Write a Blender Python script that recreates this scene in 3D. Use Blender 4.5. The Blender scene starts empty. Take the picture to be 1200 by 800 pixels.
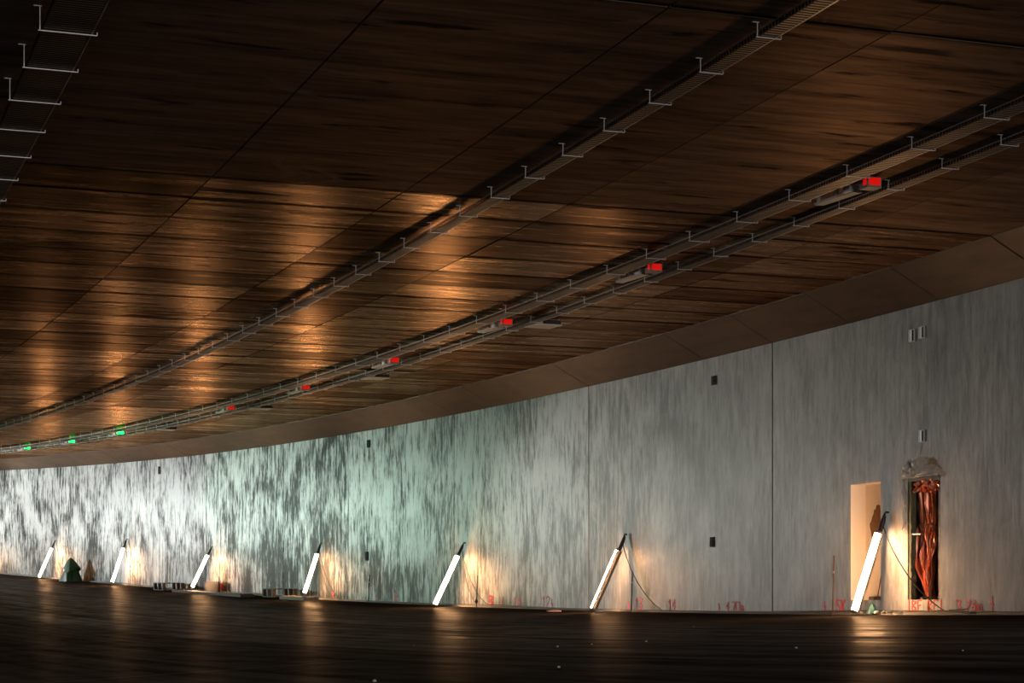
import bpy, math, random
from mathutils import Vector, Matrix
R = random.Random(7)
scene = bpy.context.scene
COL = scene.collection

# ---------------------------------------------------------------- tunnel alignment
# s = metres along the right wall (away from the viewer), t = metres out from that wall into
# the tunnel, h = metres above the foot of that wall.
Z0 = 1.5
TH0, K1, K2 = 0.3795072932604067, 0.0017842111971066916, 1.691544160449854e-05
ZC = (-0.18976835266606368, 1.3522162390357728, -1.5666068899562986, -0.8703147725089896)
S_LO, S_HI, DS = -100.0, 190.0, 0.25
def heading(s):
    if s < -30: return heading(-30)
    if s > 80: return heading(80) + (K1 + 2*K2*80)*(s-80)
    return TH0 + K1*s + K2*s*s
def zbase(s):
    def f(x):
        u = x/50; return ((ZC[0]*u+ZC[1])*u+ZC[2])*u+ZC[3]
    if s < -10: return f(-10) + (f(-9.9)-f(-10))*10*(s+10)
    if s > 76: return f(76) + (f(76)-f(75.9))*10*(s-76)
    return f(s)
_X = {0: (7.762960114908812, 27.457415197426666)}
for _i in range(0, int(S_HI/DS)):
    a = heading((_i+.5)*DS); x, y = _X[_i]; _X[_i+1] = (x-math.sin(a)*DS, y+math.cos(a)*DS)
for _i in range(0, int(S_LO/DS), -1):
    a = heading((_i-.5)*DS); x, y = _X[_i]; _X[_i-1] = (x+math.sin(a)*DS, y-math.cos(a)*DS)
def P(s, t=0.0, h=0.0):
    i = math.floor(s/DS); f = s/DS-i
    x0, y0 = _X[i]; x1, y1 = _X[i+1]
    a = heading(s)
    return Vector((x0+(x1-x0)*f-math.cos(a)*t, y0+(y1-y0)*f-math.sin(a)*t, Z0+zbase(s)+h))
def rotz(s): return heading(s)+math.pi/2          # local x = along the wall, local y = out of the wall
FALL = 0.03                                       # crossfall of the road away from the wall
def floor_h(t): return -FALL*max(t, 0)

# ---------------------------------------------------------------- camera, world, lights, exposure
cam_d = bpy.data.cameras.new('camera')
cam_d.sensor_width = 36; cam_d.lens = 66.0; cam_d.shift_y = 250/1200
cam_d.clip_end = 500
cam = bpy.data.objects.new('camera', cam_d); COL.objects.link(cam)
cam.location = (0, 0, Z0); cam.rotation_euler = (math.pi/2, 0, 0)
scene.camera = cam
vs = scene.view_settings
scene.display_settings.display_device = 'sRGB'
vs.view_transform = 'Standard'; vs.look = 'None'; vs.gamma = 1; vs.use_curve_mapping = False
vs.exposure = 0.22
w = bpy.data.worlds.new('world'); scene.world = w; w.use_nodes = True
w.node_tree.nodes['Background'].inputs[0].default_value = (0.5, 0.55, 0.6, 1)
w.node_tree.nodes['Background'].inputs[1].default_value = 0.004
LAMP_POWER = 125.0
def aim(o, target):
    o.rotation_euler = (target-o.location).to_track_quat('-Z', 'Y').to_euler()
def area(name, loc, target, sx, sy, watts, col):
    l = bpy.data.lights.new(name, 'AREA'); l.shape = 'RECTANGLE'; l.size = sx; l.size_y = sy
    l.energy = watts; l.color = col
    o = bpy.data.objects.new(name, l); COL.objects.link(o); o.location = loc; aim(o, target); return o
def spot(name, loc, target, deg, watts, col, blend=.6, rad=.15):
    l = bpy.data.lights.new(name, 'SPOT'); l.spot_size = math.radians(deg); l.spot_blend = blend
    l.energy = watts; l.color = col; l.shadow_soft_size = rad
    o = bpy.data.objects.new(name, l); COL.objects.link(o); o.location = loc; aim(o, target); return o
# weak fill light added behind the camera, no source seen there
area('rear_fill', P(-64, 14, 1.5), P(2, 2, 1.8), 14, 2.4, 7000, (1.0, .94, .90))
# two work floods and an added fill around the bend, left of the frame, with flat wide beams pitched along the wall
FLOODS = [  # s, t, h, target(s,h), cone, flatness, watts, colour, lamp radius
    (54, 12.5, 2.2, (34, 3.9), 60, .40, 3600, (.46, 1.0, .70), .22),
    (76, 12.5, 2.2, (63, 2.8), 88, .36, 12500, (.92, 1.0, .96), .5),
    (42, 16.5, 1.9, (4, 2.1), 38, .50, 6500, (1.0, .89, .84), .4),  # unseen fill added to brighten the right wall
]
for s, t, h, (ts, th), deg, flat, wt, c, rad in FLOODS:
    o = spot('flood_beam', P(s, t, h), P(ts, 0, th), deg, wt, c, .55, rad)
    o.scale = (1, flat, 1)

# ---------------------------------------------------------------- materials
def new_mat(name):
    m = bpy.data.materials.new(name); m.use_nodes = True
    nt = m.node_tree; b = nt.nodes['Principled BSDF']
    return m, nt, b
class N:
    """tiny node helper"""
    def __init__(s, nt): s.nt = nt
    def node(s, typ, ins=None, **props):
        n = s.nt.nodes.new(typ)
        for k, v in props.items(): setattr(n, k, v)
        for k, v in (ins or {}).items():
            if isinstance(v, bpy.types.NodeSocket): s.nt.links.new(v, n.inputs[k])
            else: n.inputs[k].default_value = v
        return n
    def uv(s, sx=1, sy=1, off=(0, 0)):
        u = s.node('ShaderNodeTexCoord').outputs['UV']
        return s.node('ShaderNodeMapping', {0: u, 1: (off[0], off[1], 0), 3: (sx, sy, 1)}).outputs[0]
    def obj(s, sc=1):
        u = s.node('ShaderNodeTexCoord').outputs['Object']
        return s.node('ShaderNodeMapping', {0: u, 3: (sc, sc, sc)}).outputs[0]
    def noise(s, vec, scale=1, detail=4, rough=.55, dist=0):
        return s.node('ShaderNodeTexNoise', {'Vector': vec, 'Scale': scale, 'Detail': detail, 'Roughness': rough, 'Distortion': dist}).outputs[0]
    def rng(s, v, a, b, c=0, d=1, smooth=False):
        n = s.node('ShaderNodeMapRange', {0: v, 1: a, 2: b, 3: c, 4: d})
        if smooth: n.interpolation_type = 'SMOOTHSTEP'
        return n.outputs[0]
    def math(s, op, a, b=0.0):
        return s.node('ShaderNodeMath', {0: a, 1: b}, operation=op).outputs[0]
    def mix(s, f, a, b):
        n = s.node('ShaderNodeMix', data_type='RGBA')
        for k, v in ((0, f), (6, a), (7, b)):
            if isinstance(v, bpy.types.NodeSocket): s.nt.links.new(v, n.inputs[k])
            else: n.inputs[k].default_value = v if k == 0 else (*v, 1)
        return n.outputs[2]
    def sep(s):
        u = s.node('ShaderNodeTexCoord').outputs['UV']
        return s.node('ShaderNodeSeparateXYZ', {0: u}).outputs
    def link(s, a, b): s.nt.links.new(a, b)
    def bump(s, b, h, strength, dist=.02):
        n = s.node('ShaderNodeBump', {'Height': h, 'Strength': strength, 'Distance': dist}); s.link(n.outputs[0], b.inputs['Normal'])

def sheen(n, nt, b, col, weight, rough, tint, normal_h, strength, dist):
    """matt body under a weak sealed film: diffuse and a little tinted gloss"""
    nt.nodes.remove(b)
    d = n.node('ShaderNodeBsdfDiffuse', {'Color': col}); g = n.node('ShaderNodeBsdfGlossy', {'Color': (*tint, 1), 'Roughness': rough})
    bp = n.node('ShaderNodeBump', {'Height': normal_h, 'Strength': strength, 'Distance': dist})
    for k in (d, g): n.link(bp.outputs[0], k.inputs['Normal'])
    m = n.node('ShaderNodeMixShader', {0: weight, 1: d.outputs[0], 2: g.outputs[0]})
    n.link(m.outputs[0], nt.nodes['Material Output'].inputs['Surface'])

def simple(name, col, rough=.6, metal=0.0, var=.15, scale=8, bump=0.0, emit=None):
    m, nt, b = new_mat(name); n = N(nt)
    f = n.noise(n.obj(1), scale, 4)
    c = n.mix(f, tuple(x*(1-var) for x in col), tuple(min(1, x*(1+var)) for x in col))
    n.link(c, b.inputs['Base Color'])
    b.inputs['Roughness'].default_value = rough; b.inputs['Metallic'].default_value = metal
    if bump: n.bump(b, f, bump)
    if emit:
        b.inputs['Emission Color'].default_value = (*emit[0], 1); b.inputs['Emission Strength'].default_value = emit[1]
    return m

def mat_wall():
    m, nt, b = new_mat('cast_concrete_wall'); n = N(nt)
    sp = n.sep(); s, h = sp[0], sp[1]
    streak = n.noise(n.uv(5.2, .85), 1, 6, .7)             # narrow runs down the wall
    fine = n.noise(n.uv(14, 2.0, (3, 7)), 1, 5, .75)
    blot = n.noise(n.uv(.55, .5, (11, 2)), 1, 6, .62, .4)
    patch = n.noise(n.uv(.22, .35, (5, 9)), 1, 4, .6)
    tone = n.math('ADD', n.math('MULTIPLY', blot, .30), n.math('ADD', n.math('MULTIPLY', streak, .40), n.math('MULTIPLY', fine, .30)))
    bay = n.math('FLOOR', n.math('DIVIDE', n.math('ADD', s, .08), 7.91))
    wn = n.node('ShaderNodeTexWhiteNoise', {'W': bay}, noise_dimensions='1D').outputs[0]
    tone = n.math('ADD', tone, n.math('MULTIPLY', n.math('SUBTRACT', wn, .5), .045))
    tone = n.math('SUBTRACT', tone, n.math('MULTIPLY', n.rng(h, .5, 4.0, 1, 0), .022))
    dirty = n.rng(s, 8, 34, 0, 1, True)                  # the far panels are stained, the near ones clean
    clean = n.mix(n.rng(tone, .41, .58), (.150, .141, .135), (.375, .358, .346))
    stained = n.mix(n.rng(tone, .455, .53), (.030, .033, .031), (.54, .53, .515))
    c = n.mix(dirty, clean, stained)
    low_brown = n.math('MULTIPLY', n.rng(n.math('ADD', n.math('MULTIPLY', h, .30), n.math('MULTIPLY', patch, 1.6)), .9, 1.55, 1, 0, True), n.rng(s, 8, 26, .25, .75))  # patchy grey-brown tone, stronger towards the foot of the wall
    c = n.mix(n.math('MULTIPLY', low_brown, .8), c, (.105, .095, .085))
    wgt = n.math('MULTIPLY', n.math('ADD', n.math('MULTIPLY', n.rng(tone, .44, .55, .02, .15), dirty), n.math('MULTIPLY', n.rng(tone, .36, .64, .055, .085), n.math('SUBTRACT', 1.0, dirty))), n.rng(low_brown, 0, 1, 1, .7))
    hgt = n.math('ADD', streak, n.math('MULTIPLY', fine, .5))
    sheen(n, nt, b, c, wgt, .42, (1, 1, 1), hgt, .25, .02)
    return m
def mat_ceiling():
    m, nt, b = new_mat('formwork_marked_ceiling'); n = N(nt)
    cs = n.sep()[0]
    grain = n.noise(n.uv(3.4, .28), 1, 6, .68, .1)
    fine = n.noise(n.uv(8, .9, (4, 1)), 1, 5, .7)
    fleck = n.noise(n.uv(3.6, .62, (9, 3)), 1, 5, .6, .25)
    big = n.noise(n.uv(.35, .3, (2, 2)), 1, 4, .6)
    pale = n.noise(n.uv(.9, .42, (21, 14)), 1, 5, .55, .8)
    rnd = n.node('ShaderNodeObjectInfo').outputs['Random']
    e = n.node('ShaderNodeSeparateXYZ', {0: n.node('ShaderNodeUVMap', uv_map='board').outputs[0]}).outputs
    edge = n.math('ADD', n.math('MINIMUM', e[0], e[1]), n.math('MULTIPLY', n.math('SUBTRACT', fine, .5), .16))
    seam = n.rng(edge, .02, .11, 1, 0, True)                       # grout bled out along the board edges
    g = n.math('ADD', n.math('MULTIPLY', grain, .6), n.math('MULTIPLY', fine, .4))
    c = n.mix(n.rng(n.math('ADD', g, n.math('MULTIPLY', n.math('SUBTRACT', rnd, .5), .10)), .36, .64), (.046, .0215, .010), (.150, .071, .032))
    c = n.mix(n.rng(big, .35, .65, .0, .45), c, (.055, .027, .014))
    c = n.mix(n.rng(fleck, .60, .67, 0, .85), c, (.020, .010, .006))
    sealed = n.rng(cs, -.15, .15, 0, 1)                            # the bays beyond the first joint were sealed, the nearer ones are dull, with neutral fill light painted in as a paler grey
    dull = n.node('ShaderNodeMix', {0: 1.0}, data_type='RGBA', blend_type='MULTIPLY')
    n.link(c, dull.inputs[6]); dull.inputs[7].default_value = (1.55, 2.45, 4.1, 1)
    cm = n.node('ShaderNodeMix', {0: sealed}, data_type='RGBA'); n.link(dull.outputs[2], cm.inputs[6]); n.link(c, cm.inputs[7]); c = cm.outputs[2]
    c = n.mix(n.math('MULTIPLY', seam, n.rng(sealed, 0, 1, .6, .75)), c, (.014, .008, .005))
    c = n.mix(n.math('MULTIPLY', n.rng(pale, .625, .64, 0, .6), n.math('SUBTRACT', 1.0, n.math('MULTIPLY', sealed, .8))), c, (.22, .165, .135))
    rough = n.math('MAXIMUM', n.rng(g, .3, .7, .21, .31), n.math('MULTIPLY', n.math('SUBTRACT', 1.0, sealed), .48))
    spec = n.math('MULTIPLY', n.rng(g, .38, .62, .25, 1.1), n.rng(fleck, .58, .66, 1, .1))
    spec = n.math('MULTIPLY', spec, n.math('MULTIPLY', n.rng(rnd, 0, 1, .5, 1.4), n.math('SUBTRACT', 1.0, n.math('MULTIPLY', seam, .85))))
    wgt = n.math('MULTIPLY', spec, n.rng(sealed, 0, 1, .10, .30))
    sheen(n, nt, b, c, wgt, rough, (1, .70, .46), grain, .035, .01)
    return m
def mat_haunch():
    m, nt, b = new_mat('haunch_concrete'); n = N(nt)
    g = n.noise(n.uv(1.2, 4), 1, 5, .6, .3); big = n.noise(n.uv(.4, 1.2, (3, 3)), 1, 4)
    c = n.mix(n.rng(g, .35, .65), (.034, .018, .0095), (.064, .035, .020))
    c = n.mix(n.rng(big, .5, .7, 0, .6), c, (.10, .062, .040))
    n.link(c, b.inputs['Base Color']); b.inputs['Roughness'].default_value = .6
    return m
def mat_floor():
    m, nt, b = new_mat('rolled_asphalt'); n = N(nt)
    s, t, _ = n.sep()
    tracks = n.noise(n.uv(.05, 3.2), 1, 4, .6)
    lumps = n.noise(n.uv(.6, 2.0, (6, 3)), 1, 5, .6)
    grit = n.noise(n.uv(60, 60), 1, 2, .6)
    c = n.mix(n.rng(tracks, .35, .65), (.013, .011, .010), (.036, .030, .026))
    c = n.mix(n.rng(t, .35, .9, .5, 0), c, (.032, .028, .025))          # dusty margin along the wall
    inner = n.rng(t, 10.15, 10.35, 0, 1)                               # the next paving lane is rougher and darker
    c = n.mix(n.math('MULTIPLY', inner, .35), c, (.013, .012, .011))
    seam = n.math('MULTIPLY', n.rng(t, 10.05, 10.2, 0, 1), n.rng(t, 10.2, 10.35, 1, 0))
    c = n.mix(n.math('MULTIPLY', seam, .8), c, (.075, .065, .056))
    cut = n.math('ABSOLUTE', n.math('ADD', n.math('ADD', s, 5.75), n.math('MULTIPLY', n.math('SUBTRACT', t, 14.3), .547)))   # sawn joint across the lane
    c = n.mix(n.math('MULTIPLY', n.rng(cut, .03, .09, .8, 0), n.rng(t, 11.0, 11.8, 0, 1)), c, (.20, .175, .15))
    wear = n.math('ADD', n.math('MULTIPLY', tracks, .6), n.math('MULTIPLY', lumps, .4))
    rough = n.math('MAXIMUM', n.rng(wear, .35, .65, .28, .50), n.math('MULTIPLY', inner, .42))
    wgt = n.math('MULTIPLY', n.rng(wear, .38, .62, .22, .05), n.math('MULTIPLY', n.rng(t, 1.0, 5.5, .10, 1), n.rng(inner, 0, 1, 1, .75)))
    sheen(n, nt, b, c, wgt, rough, (1, .95, .9), n.math('ADD', n.math('MULTIPLY', grit, .35), lumps), .25, .02)
    return m
M = dict(
    wall=mat_wall(), ceiling=mat_ceiling(), haunch=mat_haunch(), floor=mat_floor(),
    joint=simple('dark_joint', (.03, .026, .023), .9),
    niche=simple('niche_plaster', (.70, .63, .57), .7, 0, .08, 3, .1),
    niche2=simple('niche_timber_lining', (.085, .045, .02), .55, 0, .3, 9, .3),
    galv=simple('galvanised_steel', (.36, .34, .32), .40, .8, .2, 30),
    galvdark=simple('galvanised_mesh', (.07, .062, .055), .30, .55, .25, 60),
    sheet=simple('shaded_perforated_sheet', (.030, .026, .023), .6, .1, .25, 60),  # near-black colour stands in for shade between the tray sides
    bracket=simple('bright_zinc', (.52, .52, .53), .5, .6, .1, 30),
    housing=simple('grey_lamp_housing', (.20, .16, .14), .5, 0, .1, 10),
    black=simple('black_rubber', (.018, .016, .015), .55),
    tube=simple('glowing_diffuser', (.9, .85, .8), .4, 0, .02, 4, 0, ((1.0, .54, .25), LAMP_POWER)),
    rust=simple('rusted_rebar', (.12, .06, .035), .75, .3, .4, 30, .3),
    wood=simple('weathered_timber', (.065, .047, .033), .75, 0, .35, 14, .3),
    woodlight=simple('dusty_board', (.30, .24, .18), .75, 0, .25, 10, .2),
    paint=simple('red_spray_paint', (.62, .02, .025), .6, 0, .1, 30),
    tarp=simple('dark_green_sheet', (.022, .095, .045), .55, 0, .4, 7, .3),
    film=simple('copper_tinted_film', (.78, .30, .17), .25, .35, .3, 5, .25),
    clear=None,
    teal=simple('teal_plastic_bag', (.02, .14, .15), .4, 0, .3, 20, .3),
    stone=simple('pale_stone', (.42, .40, .37), .8, 0, .25, 12, .3),
    pale=simple('pale_painted_steel', (.55, .53, .50), .5, 0, .1, 10),
    darkbox=simple('dark_recess', (.012, .011, .010), .8),
    redlens=simple('lit_red_lens', (.5, .01, .01), .3, 0, .05, 5, 0, ((1.0, .006, .002), .42)),
    greenlens=simple('lit_green_lens', (.02, .4, .1), .3, 0, .05, 5, 0, ((.0, 1.0, .05), 12.0)),
    moss=simple('mossy_timber_edge', (.085, .10, .055), .8, 0, .5, 22, .5),
    leftwall=simple('plain_concrete', (.16, .13, .11), .7, 0, .2, .8, .1),
)
M['sheet'].node_tree.nodes['Principled BSDF'].inputs['Specular IOR Level'].default_value = .12
def mat_clear():
    m, nt, b = new_mat('milky_plastic_film'); n = N(nt)
    f = n.noise(n.obj(6), 1, 4)
    n.link(n.mix(f, (.55, .50, .46), (.80, .78, .75)), b.inputs['Base Color'])
    b.inputs['Roughness'].default_value = .25
    b.inputs['Alpha'].default_value = .4
    n.bump(b, f, .4)
    return m
M['clear'] = mat_clear()

# ---------------------------------------------------------------- mesh helpers
class MB:
    def __init__(s): s.v = []; s.f = []; s.uv = []
    def quad(s, pts, uvs=None):
        i = len(s.v); s.v += [tuple(p) for p in pts]; s.f.append(tuple(range(i, i+len(pts))))
        s.uv += list(uvs) if uvs else [(p[0], p[1]) for p in pts]
    def box(s, c, size, mat=None):
        x, y, z = (k/2 for k in size)
        c = Vector(c)
        V = [Vector((a*x, b*y, d*z)) for d in (-1, 1) for b in (-1, 1) for a in (-1, 1)]
        V = [(mat @ v if mat is not None else v)+c for v in V]
        for q in ((0, 2, 3, 1), (4, 5, 7, 6), (0, 1, 5, 4), (2, 6, 7, 3), (0, 4, 6, 2), (1, 3, 7, 5)):
            s.quad([V[k] for k in q])
    def bar(s, a, b, wd, th, up=Vector((0, 0, 1))):
        a, b = Vector(a), Vector(b); d = b-a; L = d.length; d.normalize()
        x = d.cross(up)
        if x.length < 1e-4: x = d.cross(Vector((1, 0, 0)))
        x.normalize(); y = x.cross(d)
        m = Matrix((d, x, y)).transposed()
        s.box((a+b)/2, (L, wd, th), m)
    def tube(s, path, r, n=6, cap=True):
        path = [Vector(p) for p in path]; rr = r if isinstance(r, (list, tuple)) else [r]*len(path)
        rings = []; px = None
        for i, p in enumerate(path):
            d = (path[min(i+1, len(path)-1)]-path[max(i-1, 0)]).normalized()
            x = px-d*px.dot(d) if px is not None else d.cross(Vector((0, 0, 1)) if abs(d.z) < .9 else Vector((1, 0, 0)))
            x.normalize(); px = x; y = d.cross(x)
            i0 = len(s.v)
            for k in range(n):
                a = 2*math.pi*k/n; s.v.append(tuple(p+(x*math.cos(a)+y*math.sin(a))*rr[i]))
            rings.append(i0)
        for i in range(len(rings)-1):
            for k in range(n):
                k2 = (k+1) % n
                s.f.append((rings[i]+k, rings[i]+k2, rings[i+1]+k2, rings[i+1]+k)); s.uv += [(k/n, i)]*4
        if cap:
            s.f.append(tuple(rings[0]+k for k in reversed(range(n)))); s.uv += [(0, 0)]*n
            s.f.append(tuple(rings[-1]+k for k in range(n))); s.uv += [(0, 0)]*n
    def grid(s, fn, nu, nv):
        i0 = len(s.v)
        for i in range(nu+1):
            for j in range(nv+1): s.v.append(tuple(fn(i/nu, j/nv)))
        for i in range(nu):
            for j in range(nv):
                a = i0+i*(nv+1)+j
                s.f.append((a, a+nv+1, a+nv+2, a+1)); s.uv += [(i, j)]*4
    def build(s, name, mat, parent=None, smooth=False, kind=None):
        me = bpy.data.meshes.new(name)
        off = Vector((0, 0, 0))
        me.from_pydata(s.v, [], s.f)
        u = me.uv_layers.new(name='UVMap')
        flat = [k for q in s.uv for k in q]
        u.data.foreach_set('uv', flat)
        me.materials.append(mat)
        if smooth: me.polygons.foreach_set('use_smooth', [True]*len(me.polygons))
        me.update()
        o = bpy.data.objects.new(name, me); COL.objects.link(o)
        if parent is not None: o.parent = parent
        if kind: o['kind'] = kind
        return o
def tag(o, label, cat, group=None):
    o['label'] = label; o['category'] = cat
    if group: o['group'] = group
    return o
def thing(name, label, cat, loc, rz=0, group=None):
    o = bpy.data.objects.new(name, None); COL.objects.link(o); o.empty_display_size = .2
    o.location = loc; o.rotation_euler = (0, 0, rz)
    return tag(o, label, cat, group)
def copy_tree(o, parent=None):
    c = o.copy(); COL.objects.link(c)
    if parent is not None: c.parent = parent
    for ch in list(o.children): copy_tree(ch, c)
    return c
def frange(a, b, step):
    n = max(1, int(math.ceil((b-a)/step-1e-6)))
    return [a+(b-a)*i/n for i in range(n+1)]
def skin(mb, ss, prof):
    """sweep a profile of (t,h) points along stations ss; uv = (s, running length or t)"""
    for a, b in zip(ss[:-1], ss[1:]):
        for (t0, h0, v0), (t1, h1, v1) in zip(prof[:-1], prof[1:]):
            mb.quad([P(a, t0, h0), P(b, t0, h0), P(b, t1, h1), P(a, t1, h1)], [(a, v0), (b, v0), (b, v1), (a, v1)])

# ---------------------------------------------------------------- structure
HW, HC, TC = 5.0, 5.48, 0.9
TL = 24.0
# road
mb = MB(); skin(mb, frange(-90, 160, 2), [(t, floor_h(t), t) for t in (-.6, 0, .5, 2, 6, 10.2, 14, 19, TL+.3)])
floor = mb.build('floor', M['floor'], kind='structure')
# ceiling slab: the dark back of the joints and the plain part over the far lane
mb = MB(); skin(mb, frange(-90, 160, 2), [(TL+.3, HC, TL), (19.5, HC, 19.5), (19.5, HC+.04, 19.5), (TC-.2, HC+.04, .7), (-.5, HW+.05, .2), (-.5, HW+.4, 0)])
ceiling = mb.build('ceiling', M['joint'], kind='structure')
mb = MB(); skin(mb, frange(-90, 160, 2), [(TL, -.9, 0), (TL, HC+.05, 6.4)])
mb.build('wall_left', M['leftwall'], kind='structure')

JOINTS = [-23.7, -15.8, -7.75, 0.0, 7.82, 15.72, 23.63, 31.58, 37.38, 44.0, 50.64, 61.95, 72.0, 80.0]
TJ = [TC, 3.15, 5.35, 7.54, 9.83, 12.3, 14.75, 17.1, 19.5]
SEG = [-15.8, -7.75, 0.0, 7.82, 15.72, 23.63, 31.58, 39.5, 47.4, 55.3, 63.2, 71.1, 79.0]
def panel(name, mat, parent, s0, s1, t0, t1, dh=0, tilt=0, gs=.006, gt=.011, th=.035):
    mb = MB(); n = frange(s0+gs, s1-gs, 1.4); sm = (s0+s1)/2
    def H(s): return HC+dh+tilt*(s-sm)
    for a, b in zip(n[:-1], n[1:]):
        A, B = t0+gt, t1-gt
        mb.quad([P(a, A, H(a)), P(b, A, H(b)), P(b, B, H(b)), P(a, B, H(a))], [(a, A), (b, A), (b, B), (a, B)])
        mb.quad([P(a, A, H(a)), P(a, A, HC+th), P(b, A, HC+th), P(b, A, H(b))], [(a, A)]*4)
        mb.quad([P(a, B, H(a)), P(b, B, H(b)), P(b, B, HC+th), P(a, B, HC+th)], [(a, B)]*4)
    for e, d in ((n[0], 1), (n[-1], -1)):
        q = [P(e, t0+gt, H(e)), P(e, t1-gt, H(e)), P(e, t1-gt, HC+th), P(e, t0+gt, HC+th)]
        mb.quad(q if d > 0 else q[::-1], [(e, t0)]*4)
    o = mb.build(name, mat, parent)
    board_uv(o, [(k[0]-s0, s1-k[0]) for k in mb.uv])
    return o
def board_uv(o, flat):
    u = o.data.uv_layers.new(name='board'); u.data.foreach_set('uv', [c for k in flat for c in k])
for k in range(len(SEG)-1):
    s0, s1 = SEG[k], SEG[k+1]
    near = s1 < 32
    nb = 6 if near and s1 > .5 else 1          # board marks only show in the sealed bays
    bs = [s0+(s1-s0)*(i+(R.uniform(-.08, .08) if 0 < i < nb else 0))/nb for i in range(nb+1)]
    for i in range(nb):
        for j in range(len(TJ)-1):
            if j == len(TJ)-2 and near:
                if i == 0: panel('ceiling_panel', M['ceiling'], ceiling, s0, s1, TJ[j], TJ[j+1])
                continue
            e0 = .03 if i == 0 else .012; e1 = .03 if i == nb-1 else .012
            panel('ceiling_panel', M['ceiling'], ceiling, bs[i], bs[i+1], TJ[j], TJ[j+1],
                  R.uniform(-.004, .004), R.uniform(-.006, .006) if nb > 1 else 0, max(e0, e1))
# plain continuation of the ceiling before and beyond the jointed stretch
for a, b in ((-89, -15.8), (79.0, 159)):
    mb = MB(); skin(mb, frange(a, b, 3), [(19.5, HC, 19.5), (TC, HC, TC), (0, HW, -.1)])
    o = mb.build('ceiling_panel', M['ceiling'], ceiling); board_uv(o, [(1, 1)]*len(o.data.loops))
# haunch between wall and ceiling
hs = []
for a, b in zip(SEG[:-1], SEG[1:]): hs += [a+(b-a)*i/3 for i in range(3)]
hs.append(SEG[-1])
for i, (a, b) in enumerate(zip(hs[:-1], hs[1:])):
    g = .03 if i % 3 == 0 else .014
    d = R.uniform(-.006, .006)
    mb = MB(); nn = frange(a+g, b-.005, 1.4)
    skin(mb, nn, [(TC, HC+.04, -.05), (TC-.004, HC-.005+d, 0), (-.02, HW+.0+d, 1.0), (-.1, HW+.05, 1.05)])
    mb.build('haunch_panel', M['haunch'], ceiling)

# right wall, one cast panel per bay; the two niches are cut through the bay nearest the viewer
mb = MB(); skin(mb, frange(-90, 160, 2), [(-.9, HW+.3, 5), (-.9, -.5, -.5)])
wall = mb.build('wall_right', M['joint'], kind='structure')
N1 = (4.26, 5.18, .24, 2.22, .30, M['niche'])
N2 = (2.56, 3.47, .24, 2.22, .42, M['niche2'])
def wall_panel(a, b, holes=()):
    mb = MB(); g = .02; a += g; b -= g
    cuts = sorted(set(frange(a, b, 1.3)+[x for q in holes for x in q[:2]]))
    hz = [-.3, .24, 2.22, HW] if holes else [-.3, HW]
    for x0, x1 in zip(cuts[:-1], cuts[1:]):
        for z0, z1 in zip(hz[:-1], hz[1:]):
            m = (x0+x1)/2
            if any(q[0] < m < q[1] and q[2] <= z0 and z1 <= q[3] for q in holes): continue
            mb.quad([P(x0, 0, z0), P(x0, 0, z1), P(x1, 0, z1), P(x1, 0, z0)], [(x0, z0), (x0, z1), (x1, z1), (x1, z0)])
    for e in (a, b):
        q = [P(e, 0, -.3), P(e, -.06, -.3), P(e, -.06, HW), P(e, 0, HW)]
        mb.quad(q if e == b else q[::-1], [(e, 0), (e, 0), (e, 5), (e, 5)])
    skin(mb, frange(a, b, 1.3), [(0, HW, 5), (-.12, HW, 5)])
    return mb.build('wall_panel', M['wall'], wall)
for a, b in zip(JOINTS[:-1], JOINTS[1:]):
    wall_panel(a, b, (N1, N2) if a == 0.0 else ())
for a, b in ((-89, -23.7), (80, 159)):
    mb = MB(); skin(mb, frange(a, b, 2), [(0, HW, HW), (0, -.3, -.3)]); mb.build('wall_panel', M['wall'], wall)
for (s0, s1, h0, h1, d, mt) in (N1, N2):
    mb = MB()
    def q4(a, b, c, e): mb.quad([P(*a), P(*b), P(*c), P(*e)])
    q4((s0, -d, h0), (s0, -d, h1), (s1, -d, h1), (s1, -d, h0))
    q4((s1, -d, h0), (s1, -d, h1), (s1, 0, h1), (s1, 0, h0))
    q4((s0, 0, h0), (s0, 0, h1), (s0, -d, h1), (s0, -d, h0))
    q4((s0, 0, h0), (s0, -d, h0), (s1, -d, h0), (s1, 0, h0))
    q4((s0, 0, h1), (s1, 0, h1), (s1, -d, h1), (s0, -d, h1))
    mb.build('niche', mt, wall)
# low kerb strip at the foot of the wall
mb = MB(); skin(mb, frange(-30, 100, 2), [(0, .035, 0), (.16, .03, .16), (.19, -.02, .2)])
mb.build('trim_1', simple('kerb_mortar', (.16, .145, .13), .8, 0, .3, 3, .3), kind='structure')

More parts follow.
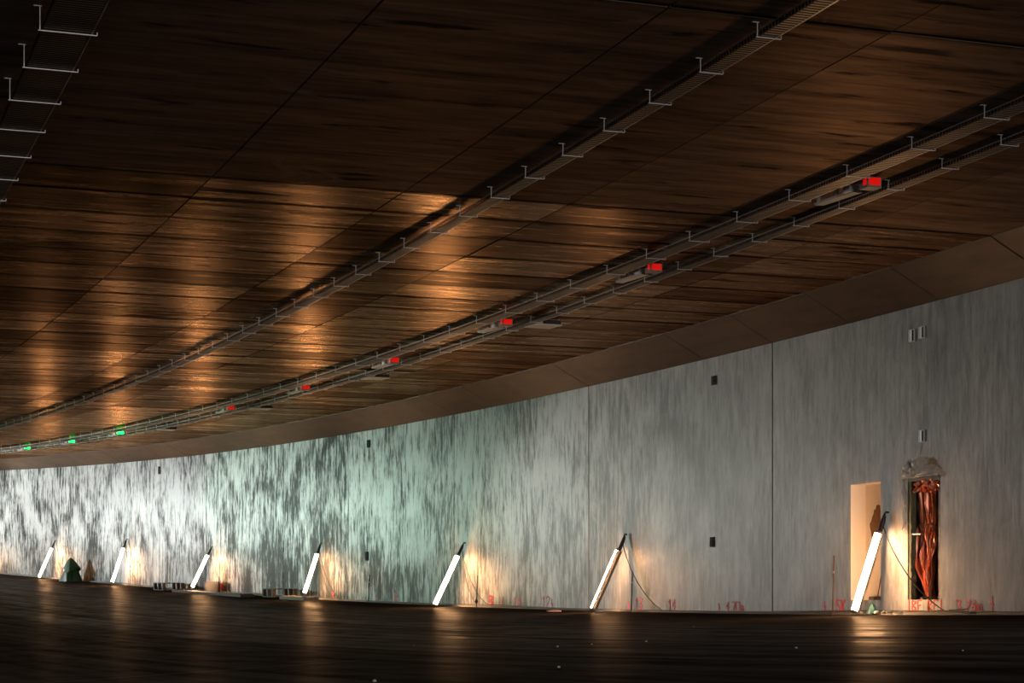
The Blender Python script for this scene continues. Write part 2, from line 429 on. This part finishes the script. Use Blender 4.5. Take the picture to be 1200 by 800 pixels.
# red surveying marks sprayed low on the wall (children of the wall)
G = {'0': [[(0, 0), (1, 0), (1, 1), (0, 1), (0, 0)]], '1': [[(.2, .7), (.6, 1), (.6, 0)]], '2': [[(0, .8), (.4, 1), (1, .8), (0, 0), (1, 0)]],
     '3': [[(0, 1), (1, .9), (.4, .55), (1, .3), (.5, 0), (0, .1)]], '4': [[(.6, 0), (.7, 1), (0, .35), (1, .35)]], '6': [[(.9, 1), (.1, .5), (.2, 0), (.9, .1), (.8, .5), (.1, .4)]],
     '7': [[(0, 1), (1, 1), (.3, 0)], [(.2, .5), (.9, .5)]], 'm': [[(0, 0), (0, .6), (.3, .6), (.45, 0)], [(.45, .5), (.8, .6), (1, 0)]], '.': [[(.4, 0), (.5, .08)]],
     '+': [[(.5, -.1), (.5, 1.1)], [(.1, .55), (.9, .5)]], '|': [[(.5, -.25), (.5, 1.15)]], 'S': [[(1, .95), (.3, 1), (.05, .7), (.9, .4), (.8, .05), (0, 0)]],
     'B': [[(0, 0), (.05, 1), (.9, .8), (.1, .5), (.9, .25), (0, 0)]], 'F': [[(.1, 0), (.15, 1), (1, 1)], [(.1, .5), (.8, .55)]], 'R': [[(0, 0), (.05, 1), (.9, .8), (.1, .5), (.9, 0)]],
     'K': [[(.1, 0), (.1, 1)], [(.9, 1), (.15, .5), (.9, 0)]]}
def paint_mark(txt, s, h0, H, W, th=.028):
    mb = MB(); x = -len(txt)*W*1.2/2
    for ch in txt:
        for st in G.get(ch, []):
            pts = [P(s-(x+u*W), .004, h0+v*H) for u, v in st]
            for a, b in zip(pts[:-1], pts[1:]):
                mb.bar(a, b, .006, th, up=Vector((0, 0, 1)) if abs((b-a).normalized().z) < .9 else (P(s+1)-P(s)).normalized())
        x += W*1.2*(.5 if ch == '.' else 1)
    return mb.build('paint_mark', M['paint'], wall)
for a in (('+', 6.0, .04, .17, .12), ('SK', 5.48, .03, .22, .15), ('+', 9.83, .03, .14, .1), ('4.70m', 9.17, .04, .17, .13),
          ('+', 13.75, .05, .14, .1), ('13', 13.27, .04, .24, .16), ('14', 11.78, .04, .22, .16), ('12', 17.98, .04, .26, .2), ('+', 17.66, .02, .2, .1),
          ('14', 19.65, .05, .22, .2), ('B', 21.15, .03, .26, .36, .06), ('|', 20.5, .08, .16, .1), ('+', 29.2, .03, .14, .12), ('R', 27.7, .04, .2, .3, .05),
          ('K', 32.8, .04, .2, .26, .05), ('B', 43.5, .05, .25, .4, .08), ('|BF', 3.27, .05, .18, .12), ('RF|', 2.68, .05, .18, .12), ('3.76m', 1.74, .06, .16, .13), ('+', 1.2, .04, .22, .13), ('4', 62.5, .1, .25, .3, .06)):
    paint_mark(*a)

# ---------------------------------------------------------------- cable trays under the ceiling
def cable_tray(label, t0, wd, hb, side, s_first, pitch, s_from=-14.0, s_to=78.0, fine_to=20):
    root = thing('cable_tray', label, 'cable tray', P(0, t0, HC-.004), 0, 'cable trays under the tunnel ceiling')
    o0 = root.location.copy()
    def Q(s, t, h): return P(s, t, h)-o0
    t1 = t0-.03; t2 = t0-.03-wd
    # perforated sheet: rungs across the base and up both sides
    mb = MB(); rg = MB(); s = s_from
    def strip(a, b, pa, pb):
        (ta, ha), (tb, hb_) = pa, pb
        mb.quad([Q(a, ta, ha), Q(b, ta, ha), Q(b, tb, hb_), Q(a, tb, hb_)])
        e = .004
        mb.quad([Q(a, ta, ha+e), Q(a, tb, hb_+e), Q(b, tb, hb_+e), Q(b, ta, ha+e)])
    while s < s_to:
        if s < fine_to: p, c = .06, .043
        elif s < 40: p, c = .15, .11
        else: p, c = 1.0, 1.0
        strip(s, s+p, (t1, hb), (t2, hb))
        if s < 40:
            rg.quad([Q(s, t1, hb-.003), Q(s+p*.22, t1, hb-.003), Q(s+p*.22, t2, hb-.003), Q(s, t2, hb-.003)])
            rg.quad([Q(s, t2, hb-.003), Q(s+p*.22, t2, hb-.003), Q(s+p*.22, t2-.002, hb+.02), Q(s, t2-.002, hb+.02)])
        strip(s, s+c, (t1, hb+side), (t1, hb)); strip(s, s+c, (t2, hb), (t2, hb+side))
        s += p
    for k in range(5):
        tt = t2+(t1-t2)*(k/4)
        for a, b in zip(*(lambda z: (z[:-1], z[1:]))(frange(s_from, 40, 1.2))):
            strip(a, b, (tt+.011, hb-.001), (tt-.011, hb-.001))
    rg.build('rungs', M['galv'], root, kind='stuff')
    mb.build('perforated_sheet', M['sheet'], root, kind='stuff')
    for tt, hr in ((t1, hb+side), (t2, hb)):
        mb = MB(); zz = frange(s_from, s_to, 1.2)
        for a, b in zip(zz[:-1], zz[1:]): mb.bar(Q(a, tt, hr), Q(b, tt, hr), .012, .010)
        mb.build('rail', M['galv'], root)
    # hangers: ceiling plate, drop rod and the arm under the tray, one mesh shared by all of them
    L = HC-.004-hb+.006
    hm = MB()
    hm.box((0, .02, -.004), (.03, .07, .006)); hm.box((0, 0, -L/2), (.008, .008, L))
    hm.box((0, -(wd+.06)/2, -L-.008), (.012, wd+.09, .008)); hm.box((0, -(wd+.075), -L+.006), (.018, .006, .03))
    first = None; s = s_first
    while s < s_to:
        if first is None:
            o = first = hm.build('hanger', M['bracket'], root)
        else:
            o = first.copy(); COL.objects.link(o)
        o.location = Q(s, t0, HC-.004); o.rotation_euler = (0, 0, rotz(s))
        s += pitch
    return root
cable_tray('wide cable tray at upper left, hung on bright brackets under the dark ceiling', 15.1, .42, 5.275, .06, -8.35+.01, 1.19)
cable_tray('perforated cable tray running diagonally down the middle of the ceiling, alone', 8.88, .17, 5.355, .055, -13.43, 1.165)
cable_tray('broader of the two close-set cable trays right of the ceiling middle', 5.22, .24, 5.355, .05, -11.5, 1.40)
cable_tray('narrower cable tray of the close-set pair, nearer to the wall', 4.30, .16, 5.375, .05, -13.1, 1.17)

# signal units between the two close-set trays
def signal(s, lens, label, group):
    root = thing('tunnel_signal', label, 'signal light', P(s, 4.62, HC-.005), rotz(s), group)
    mb = MB(); mb.box((.06, 0, -.09), (.20, .20, .13)); mb.box((.06, 0, -.02), (.08, .05, .03))
    mb.build('housing', M['pale'] if lens is None else M['housing'], root)
    mb = MB(); mb.box((-.045, 0, -.080), (.012, .16, .09)); mb.box((.02, .101, -.08), (.08, .006, .08)); mb.build('lens', lens, root)
    mb = MB(); mb.box((.85, -.02, -.135), (.95, .13, .012)); mb.box((.85, .045, -.122), (.95, .008, .03)); pl_ = mb.build('mounting_plate', M['pale'], root)
    mb = MB(); mb.box((.48, 0, -.085), (.16, .17, .085)); mb.box((.40, 0, -.085), (.01, .14, .06)); mb.build('junction_box', M['bracket'], root)
    for x in (.80, 1.25):
        mb = MB(); mb.box((x, .03, -.07), (.03, .05, .13)); mb.build('post', M['bracket'], pl_)
    return root
ords = ['nearest', 'second', 'third', 'fourth', 'fifth', 'sixth']
for i, s in enumerate((-2.72, 3.42, 9.5, 15.7, 21.95, 28.4)):
    signal(s, M['redlens'], '%s lit red signal box from the viewer, between the paired cable trays' % ords[i], 'red signal boxes on the ceiling')
for i, s in enumerate((40.3, 46.5, 52.7, 58.9)):
    signal(s, M['greenlens'], '%s lit green signal box from the viewer, far along the paired trays' % ords[i], 'green signal boxes on the ceiling')
# flat ceiling units between the narrow tray and the wall
for i, s in enumerate((9.55, 19.05, 28.05, 37.55)):
    root = thing('ceiling_unit', '%s flat grey ceiling unit from the viewer, beside the narrower tray' % ords[i], 'ceiling unit', P(s, 3.87, HC-.005), rotz(s), 'flat ceiling units by the narrower tray')
    mb = MB(); mb.box((0, 0, -.115), (.55, .52, .018)); bp_ = mb.build('base_plate', M['pale'], root)
    mb = MB(); mb.box((-.1, -.08, -.07), (.30, .34, .075)); mb.build('black_casing', M['black'], root)['label'] = 'black casing on the plate'
    mb = MB(); mb.box((-.12, .14, -.055), (.16, .15, .105)); mb.build('junction_box', M['bracket'], root)
    for x, y in ((.2, .2), (.2, -.2), (-.2, .22), (-.22, -.22)):
        mb = MB(); mb.box((x, y, -.055), (.012, .012, .11)); mb.build('rod', M['bracket'], bp_)

# ---------------------------------------------------------------- leaning tube lamps
def tube_lamp(label, s, b, top_h, roll, base_h=0.0, board=0.0, cables=1, seed=0, wrap=.25):
    """leans on the wall at (s, 0, top_h); foot b metres out. roll<0 turns the diffuser towards the viewer."""
    rr = random.Random(seed)
    fh = floor_h(b)+base_h
    root = thing('tube_lamp', label, 'lamp', P(s, b, fh), rotz(s), 'tube work lamps leaning along the wall')
    H = top_h-fh
    A = Vector((0, 0, .0)); B = Vector((0, -b+.075, H))
    u = (B-A).normalized(); L = (B-A).length
    n0 = Vector((0, u.z, -u.y)).normalized()               # away from the wall, square to the tube
    x0 = u.cross(n0)
    n = (n0*math.cos(roll)+x0*math.sin(roll)).normalized()
    if (n0*math.cos(roll)-x0*math.sin(roll)).x < n.x and roll < 0: n = (n0*math.cos(roll)-x0*math.sin(roll)).normalized()
    if roll > 0 and n.x < 0: n = (n0*math.cos(roll)-x0*math.sin(roll)).normalized()
    c = u.cross(n)
    def at(l, y, z): return A+u*l+c*y+n*z
    l0, l1 = .10, L*.80
    def prism(mb, prof, la, lb):
        m = len(prof)
        for k in range(m):
            (y0, z0), (y1, z1) = prof[k], prof[(k+1) % m]
            mb.quad([at(la, y0, z0), at(la, y1, z1), at(lb, y1, z1), at(lb, y0, z0)])
        mb.quad([at(la, y, z) for y, z in reversed(prof)]); mb.quad([at(lb, y, z) for y, z in prof])
    wd = .052
    mb = MB(); prism(mb, [(-.040, -.02), (-.046, -.06), (-.032, -.10), (.032, -.10), (.046, -.06), (.040, -.02)], l0-.02, l1+.02)
    hs_ = mb.build('housing', M['housing'], root)
    arc = [(wd*math.cos(a), .012+(.055 if wrap > 0 else .035)*math.sin(a)) for a in [-wrap+(math.pi+2*wrap)*k/12 for k in range(13)]]
    mb = MB(); prism(mb, arc, l0, l1); mb.build('diffuser', M['tube'], root)
    for la, lb in ((l0-.04, l0-.005), (l1+.005, l1+.05)):
        mb = MB(); prism(mb, [(x*1.06, z*1.06) for x, z in arc]+[(-wd, -.03), (wd, -.03)], la, lb); mb.build('end_cap', M['housing'], hs_)
    mb = MB(); mb.tube([at(l1+.03, 0, -.03), at(L-.12, 0, -.028), at(L-.03, 0, -.02)], [.042, .040, .030], 8)
    mb.tube([at(L-.05, 0, -.02), at(L, .0, -.01), B+Vector((-.03, -.012, .03)), B+Vector((-.10, -.012, .02))], .02, 6)
    mb.build('hook_handle', M['black'], root)
    # supply cable from the handle down to the foot of the wall
    for k in range(cables):
        sx = -(2.0+rr.uniform(-.15, .25)) if k == 0 else -(1.1+rr.uniform(0, .3))
        pts = []
        for i in range(15):
            v = i/14
            x = sx*v**1.15; z = (H-.22)*(1-v)**1.55+.03-fh*0
            y = -b+.10+.05*math.sin(v*3.1)+(.05 if v > .9 else 0)
            pts.append((x, y, z+(floor_h(.2)-fh)*v))
        mb = MB(); mb.tube(pts, .009, 5); mb.build('cable', M['black'], root)
    return root
LAMPS = [
    ('farthest tube lamp leaning on the stained wall, left of the green heap', 63.92, .83, 1.68, -.95, 0),
    ('tube lamp leaning on the wall between the green heap and the far pallet', 54.5, .68, 1.84, -.95, .06),
    ('tube lamp standing on the long dark board, leaning on the wall', 44.52, .83, 1.60, -.95, .11),
    ('tube lamp standing on the short board beside the small pallet', 33.78, .62, 1.71, -.95, .13),
    ('tube lamp leaning on the wall left of the steel stake, widest warm glow behind', 22.84, .90, 1.61, -.95, 0),
    ('tube lamp turned aside, thin lit edge and dark back, by the panel joint', 13.83, .87, 1.62, .50, 0),
    ('nearest tube lamp, leaning on the wall before the pale plastered niche', 4.04, .68, 1.67, -.40, 0),
]
for i, (lab, s, b, th, roll, bh) in enumerate(LAMPS):
    tube_lamp(lab, s, b, th, roll, bh, seed=i, cables=1 if i >= 5 else 2, wrap=(.25, .25, .25, .25, .25, -.25, .55)[i])
for i, s in enumerate((74.0, 84.0, 94.0)):
    tube_lamp('tube lamp leaning on the wall, %s of those left of the frame' % ords[i], s, .75, 1.65, -.9, 0, seed=30+i)

# flood lamps on stands, around the bend outside the frame: where the beams start, the last an added fill
for i, (s, t, h, (ts, th), deg, flat, wt, c, rad) in enumerate(FLOODS):
    fh = floor_h(t)
    root = thing('flood_stand', ['green-tinted', 'cool white', 'added warm fill'][i]+' flood lamp on a tripod out of view to the left', 'lamp', P(s, t, fh), rotz(s), 'flood lamps on stands')
    L = h-fh-.35
    mb = MB(); mb.tube([(0, 0, .35), (0, 0, L)], .02, 8); mb.build('pole', M['galv'], root)
    for k in range(3):
        a = k*2.094; mb = MB(); mb.tube([(0, 0, .6), (.5*math.cos(a), .5*math.sin(a), .02)], .014, 6); mb.build('leg', M['galv'], root)
    mb = MB(); mb.box((0, 0, L+.06), (.3, .12, .2)); mb.build('flood_head', M['black'], root)

# ---------------------------------------------------------------- small wall fittings
BOXES = [(3.34, 4.44, .19, .15, 'left one of the two small steel boxes high on the nearest wall panel'),
         (3.06, 4.46, .18, .14, 'right one of the two small steel boxes high on the nearest wall panel'),
         (3.06, 2.79, .18, .14, 'small steel wall box above the plastic bag and timber-lined niche'),
         (10.03, 4.46, .17, .16, 'small dark wall box high on the panel left of the pale niche'),
         (10.10, 1.29, .19, .14, 'small dark wall box low on the panel right of the turned lamp'),
         (29.9, 4.5, .22, .2, 'small dark wall box high on the green-lit panel'),
         (30.04, 1.2, .26, .2, 'small dark wall box low on the stained panel right of the short-board lamp'),
         (50.64, 4.42, .3, .25, 'small dark wall box high on the far panel above the pallet'),
         (72.0, 4.1, .35, .3, 'dark wall box at the far left end, high up')]
for s, h, H, W, lab in BOXES:
    root = thing('wall_box', lab, 'box', P(s, 0, h), rotz(s), 'small boxes let into the wall')
    mb = MB()
    for x, z, a, b in ((-W/2, H/2, .008, H), (W/2, H/2, .008, H), (0, 0, W, .008), (0, H, W, .008)): mb.box((x, .008, z), (a, .03, b))
    mb.build('frame', M['bracket'] if s < 5 else M['darkbox'], root)
    mb = MB(); mb.box((W*.22, .012, H/2), (W*.5, .012, H*.95)); mb.build('cover_plate', M['bracket'] if s < 5 else M['darkbox'], root)
    mb = MB(); mb.box((-W*.25, .004, H/2), (W*.46, .008, H*.95)); mb.build('opening', M['darkbox'], root)

# steel stakes standing at the foot of the wall
for s, t, H, lab, mt in ((5.28, .30, 1.02, 'rusty steel stake left of the nearest tube lamp', 'rust'), (13.15, .25, .86, 'thin dark stake right of the turned tube lamp', 'black'),
                     (21.35, .35, .80, 'dark stake with a knot standing in the warm glow right of its lamp', 'black'), (29.4, .2, .8, 'thin stake on the stained panel between two tube lamps', 'black'),
                     (53.4, .3, .95, 'thin stake right of the far lamp by the green heap', 'rust'), (3.9, -.22, .0, '', '')):
    if not lab: continue
    root = thing('steel_stake', lab, 'stake', P(s, t, floor_h(t)), rotz(s), 'stakes along the wall')
    mb = MB(); mb.tube([(0, 0, -.02), (.01, -.02, H*.5), (.035, -.05, H)], .013, 6); mb.build('shaft', M[mt], root)
    if s < 22 and s > 20:
        mb = MB(); mb.tube([(0, 0, .10), (0, 0, .15), (0, 0, .22)], [.02, .045, .02], 7); mb.build('knot', M['black'], root)
    else:
        mb = MB(); mb.tube([(.02, -.03, H*.7), (.022, -.034, H*.7+.04)], .019, 6); mb.build('collar', M['galv'], root)

# ---------------------------------------------------------------- niche fillings
# copper-tinted sheet hanging inside the timber-lined niche
s0, s1, h0, h1, d, _ = N2
root = thing('niche_lining', 'crumpled copper-coloured film in a mossy timber frame filling the right niche', 'plastic film', P(s1, 0, h0), rotz(s1))
rr = random.Random(3)
ph = [rr.uniform(0, 6.28) for _ in range(8)]
def film(u, v):
    # v: bottom to top, u: left (far) to right (near)
    wl = .05+.03*math.sin(v*5)+.10*max(0, .35-v); wr = .52+.05*math.sin(v*2.2)
    if v < .3: wr -= .10*(1-v/.3)*0; wl += .30*(1-v/.3)**1.5
    x = -(wl+(wr-wl)*u)
    cr = .050*math.sin(u*19+2.2*v+ph[0])+.030*math.sin(u*37-5*v+ph[1])+.022*math.sin(u*11+v*23+ph[2])+.012*math.sin(u*60+9*v+ph[3])
    y = -.13-.04*math.sin(v*3.1)+cr*(1.0 if v < .62 else .5)
    return (x, y, .06+v*1.88)
mb = MB(); mb.grid(film, 60, 70); mb.build('film_sheet', M['film'], root, True)
def tatter(u, v):
    x = -(.08+.76*u); return (x, -.05-.06*math.sin(u*23)-.03*math.sin(v*11+u*31), 1.98-v*(.13+.10*math.sin(u*17+1)**2)-.01)
mb = MB(); mb.grid(tatter, 50, 8); mb.build('torn_edge', M['film'], root, True)
mb = MB()
for k in range(26):
    z0 = .0+k*.076; mb.box((-.045+rr.uniform(-.012, .012), -.055, z0+.038), (.085+rr.uniform(-.02, .02), .09, .078))
mb.build('edge_board', M['moss'], root)
mb = MB(); mb.box((-.87, -.06, .98), (.06, .10, 1.95)); mb.build('side_board', M['niche2'], root)
mb = MB(); mb.box((-.45, -.03, 1.955), (.88, .06, .05)); mb.build('lintel_board', M['niche2'], root)
mb = MB(); mb.box((-.2, -.03, 1.07), (.28, .02, .02)); mb.build('cross_rod', M['galv'], root)
mb = MB()
for k in range(30):
    x = -rr.uniform(.15, .82); y = -rr.uniform(.05, .3); r = rr.uniform(.02, .05)
    mb.box((x, y, r*.5), (r*2, r*1.6, r), Matrix.Rotation(rr.uniform(0, 3), 3, 'Z'))
mb.build('rubble', M['wood'], root, kind='stuff')
# milky plastic bag taped over the niche head
root = thing('plastic_bag', 'milky plastic bag taped to the wall over the right niche', 'plastic bag', P(3.5, 0, 2.2), rotz(3.5))
def dome(u, v):
    a = math.pi*u; r = v
    x = -.42+.50*r*math.cos(a); z = .02+.30*r*math.sin(a)*(1+.12*math.sin(5*a))
    y = .02+.14*math.sqrt(max(0, 1-r*r))+.018*math.sin(a*9+r*7)+.012*math.sin(a*17)
    return (x, y, z)
mb = MB(); mb.grid(dome, 36, 12); mb.build('bag_body', M['clear'], root, True)
def flap(u, v): return (.02+.10*u+.04*math.sin(v*7), .02+.03*math.sin(u*5+v*13), .15-v*.95+.02*math.sin(u*9))
mb = MB(); mb.grid(flap, 8, 40); mb.build('hanging_flap', M['clear'], root, True)
def lid(u, v): return (-.20-.26*u+.03*math.sin(v*6), .16+.03*math.sin(u*6+v*4), .16+.16*v-.06*abs(u-.5)+.02*math.sin(u*14))
mb = MB(); mb.grid(lid, 12, 8); mb.build('white_fold', simple('white_film', (.72, .71, .70), .35, 0, .1, 8, .2), root, True)
mb = MB(); mb.tube([(-.30, .03, .28), (-.36, .012, .40), (-.42, .01, .56)], .005, 5); mb.build('tape', M['pale'], root)
# dark torn cardboard stuck to the pale niche and rubble on its sill
def blob(u, v):
    a = 2*math.pi*u; r = (.25+.025*math.sin(3*a+2)+.018*math.sin(7*a+1)+.012*math.sin(13*a))*v
    return (-.36+.72*r*math.cos(a), -.288+.008*math.sin(5*a)*v, 1.24+1.45*r*math.sin(a))
root = thing('stuck_rag', 'brown ragged patch of fibre on the back of the pale niche', 'rag', P(5.18, 0, .24), rotz(5.18))
mb = MB(); mb.grid(blob, 40, 4); o = mb.build('fibre', simple('brown_fibre', (.17, .09, .04), .9, 0, .4, 20, .4), root)
root = thing('rubble_heap', 'dark rubble lying on the sill of the pale niche', 'rubble', P(4.5, 0, .24), rotz(4.5))
mb = MB()
for k in range(16):
    r = rr.uniform(.02, .06); mb.box((rr.uniform(-.2, .32), -rr.uniform(.06, .26), r*.5), (r*2.4, r*1.6, r), Matrix.Rotation(rr.uniform(0, 3), 3, 'Z'))
mb.build('chunks', M['wood'], root, kind='stuff')
root = thing('lath', 'thin brown stick leaning inside the pale niche', 'stick', P(4.55, -.12, .24), rotz(4.55))
mb = MB(); mb.bar((.0, 0, .0), (-.14, -.1, 1.0), .014, .012); mb.build('stick', M['rust'], root)

# ---------------------------------------------------------------- things on the road by the wall
def lump(mb, rx, ry, rz, seed, amp=.25):
    q = random.Random(seed); ps = [q.uniform(0, 6.28) for _ in range(6)]
    def f(u, v):
        a = 2*math.pi*u; e = math.pi*(v-.5)
        k = 1+amp*(math.sin(3*a+ps[0])*math.cos(2*e+ps[1])+.6*math.sin(5*a+ps[2]+2*e))/1.6
        return (rx*k*math.cos(a)*math.cos(e), ry*k*math.sin(a)*math.cos(e), max(0, rz*(.6+k*math.sin(e))))
    mb.grid(f, 10, 6)
root = thing('teal_bag', 'small teal plastic bag on the ground right of the nearest lamp', 'bag', P(4.1, .28, floor_h(.28)+.03), rotz(4.1))
mb = MB()
def bagf(u, v):
    a = 2*math.pi*u; r = (.09*(1-v)**.5+.014)*(1+.2*math.sin(4*a+v*3)); return (r*math.cos(a), r*.8*math.sin(a), v*.17)
mb.grid(bagf, 16, 8); mb.build('bag', M['teal'], root, True)
for i, (s, t, r, lab) in enumerate(((3.92, .3, .05, 'pale stone just right of the teal bag'), (3.75, .28, .045, 'dark-edged stone second right of the teal bag'), (3.55, .3, .055, 'blue-grey rubble piece right of the teal bag, third in line'),
                         (3.3, .25, .04, 'last small stone in line right of the teal bag'), (4.4, .3, .04, 'small chip of stone left of the teal bag'))):
    mb = MB(); lump(mb, r, r*.7, r*.6, 50+i); o = mb.build('stone', M['stone'], None, True); o.location = P(s, t, floor_h(t)+.025); tag(o, lab, 'stone', 'stones by the teal bag')
root = thing('scrap_board', 'flat grey scrap lying at the wall foot right of the nearest lamp', 'scrap', P(1.75, .28, floor_h(.28)+.03), rotz(1.75))
mb = MB(); mb.bar((.45, 0, .03), (-.5, .05, .02), .12, .02); mb.bar((.1, .02, .05), (-.3, .03, .07), .08, .015); mb.build('board', M['wood'], root)
mb = MB(); lump(mb, .12, .06, .035, 91); o = mb.build('dirt_clod', M['stone'], None, True); o.location = P(13.3, .9, floor_h(.9)); tag(o, 'pale crumpled scrap on the road at the foot of the turned lamp', 'scrap')
mb = MB(); lump(mb, .17, .05, .03, 92); o = mb.build('dirt_clod', simple('pink_scrap', (.5, .3, .33), .6), None, True); o.location = P(15.6, .9, floor_h(.9)); tag(o, 'pinkish scrap on the road left of the turned lamp', 'scrap')
# green sheeted heap
root = thing('sheeted_heap', 'dark green plastic sheet draped over a waist-high heap against the wall', 'heap', P(60.2, .56, floor_h(.56)), rotz(60.5))
def heap(u, v):
    a = 2*math.pi*u
    r = (.40*(1-v)+.30*(1-v**3)*.45+.02)*(1+.10*math.sin(6*a+v*4)+.06*math.sin(11*a+1))
    return (r*1.15*math.cos(a)+.05*v, r*.8*math.sin(a), .86*v)
mb = MB(); mb.grid(heap, 40, 16); mb.build('lower_sheet', M['tarp'], root, True)
def hood(u, v):
    a = 2*math.pi*u
    r = (.33*(1-v)**.8+.03)*(1+.14*math.sin(3*a+.7)+.06*math.sin(8*a))
    return (r*1.2*math.cos(a)-.02-.14*(1-v)*math.sin(a*.5), r*.95*math.sin(a)+.03, .50+.52*v+.10*math.sin(2*a+.5)*(1-v))
mb = MB(); mb.grid(hood, 40, 10); mb.build('hood_sheet', M['tarp'], root, True)
# pallets and boards
def pallet(label, s, t, L, base=0):
    root = thing('wooden_pallet', label, 'pallet', P(s, t, floor_h(t)+base), rotz(s), 'pallets by the wall')
    first = None
    for y in (-.36, -.18, 0, .18, .36):
        for z in (.26, .012):
            mb = MB(); mb.box((0, y, z), (L, .11, .024)); mb.build('deck_board', M['wood'], root)
    for x in (-.45, 0, .45):
        
        for y in (-.36, .36):
            mb = MB(); mb.box((x*L, y, .136), (.11, .11, .222)); mb.build('bearer', M['wood'], root)
    return root
pallet('dark wooden pallet lying at the wall foot, left of the long board', 47.7, .62, 1.15)
pallet('small dark wooden pallet beside the short board under the lamp', 36.0, .62, 1.0, .04)
def board(name, label, s_a, s_b, t, wd, th, mat='wood', h=0):
    sm = (s_a+s_b)/2; root = thing(name, label, 'board', P(sm, t, floor_h(t)+h), rotz(sm)); o0 = root.location; inv = Matrix.Rotation(-rotz(sm), 3, 'Z')
    mb = MB(); zz = frange(s_a, s_b, 1.0)
    for k in (-1, 1):
        for a, b in zip(zz[:-1], zz[1:]): mb.bar(inv @ (P(a, t+k*wd*.25, floor_h(t)+h+th/2)-o0), inv @ (P(b, t+k*wd*.25, floor_h(t)+h+th/2)-o0), wd*.48, th)
    mb.build('plank', M[mat], root); 
    mb = MB(); zz2 = (s_a+.2, s_b-.2)
    for a in zz2: mb.box(inv @ (P(a, t, floor_h(t)+h+th+.012)-o0), (.09, wd*.9, .024))
    mb.build('batten', M[mat], root); return root
board('long_board', 'long dark board lying along the wall under a tube lamp', 38.2, 45.6, .95, .5, .085)
board('short_board', 'short dusty board lying under the lamp next to the small pallet', 32.9, 35.1, .7, .5, .10, 'woodlight')
root = thing('leaning_slab', 'grey slab leaning low on the wall behind the long board', 'slab', P(43.9, .25, floor_h(.25)), rotz(43.9))
mb = MB(); mb.bar((.75, -.02, .2), (-.65, -.02, .2), .06, .38); mb.build('slab', simple('dark_slab', (.06, .052, .045), .8, 0, .2, 6, .2), root)
mb = MB(); mb.box((0, .05, .02), (.2, .1, .04)); mb.build('wedge', M['wood'], root)
# supply cable lying along the wall foot
pts = [P(s, .07+.015*math.sin(s*.9)+.01*math.sin(s*2.3), .03+.03*max(0, math.sin(s*.37))) for s in frange(-8, 70, .5)]
o0 = P(0, .07, 0); mb = MB(); mb.tube([p-o0 for p in pts], .012, 5); o = mb.build('supply_cable', M['black'], None); o.location = o0
tag(o, 'long black supply cable lying along the foot of the wall', 'cable')
# loose chips on the open road
q = random.Random(11)
for k in range(10):
    s = q.uniform(-11, 6); t = q.uniform(3.5, 13.5); r = q.uniform(.006, .012)
    mb = MB(); lump(mb, r*1.3, r, r, 200+k); o = mb.build('stone_chip', M['stone'], None, True); o.location = P(s, t, floor_h(t)); tag(o, 'tiny pale stone chip lying loose on the open dark road', 'stone', 'loose chips on the open road')
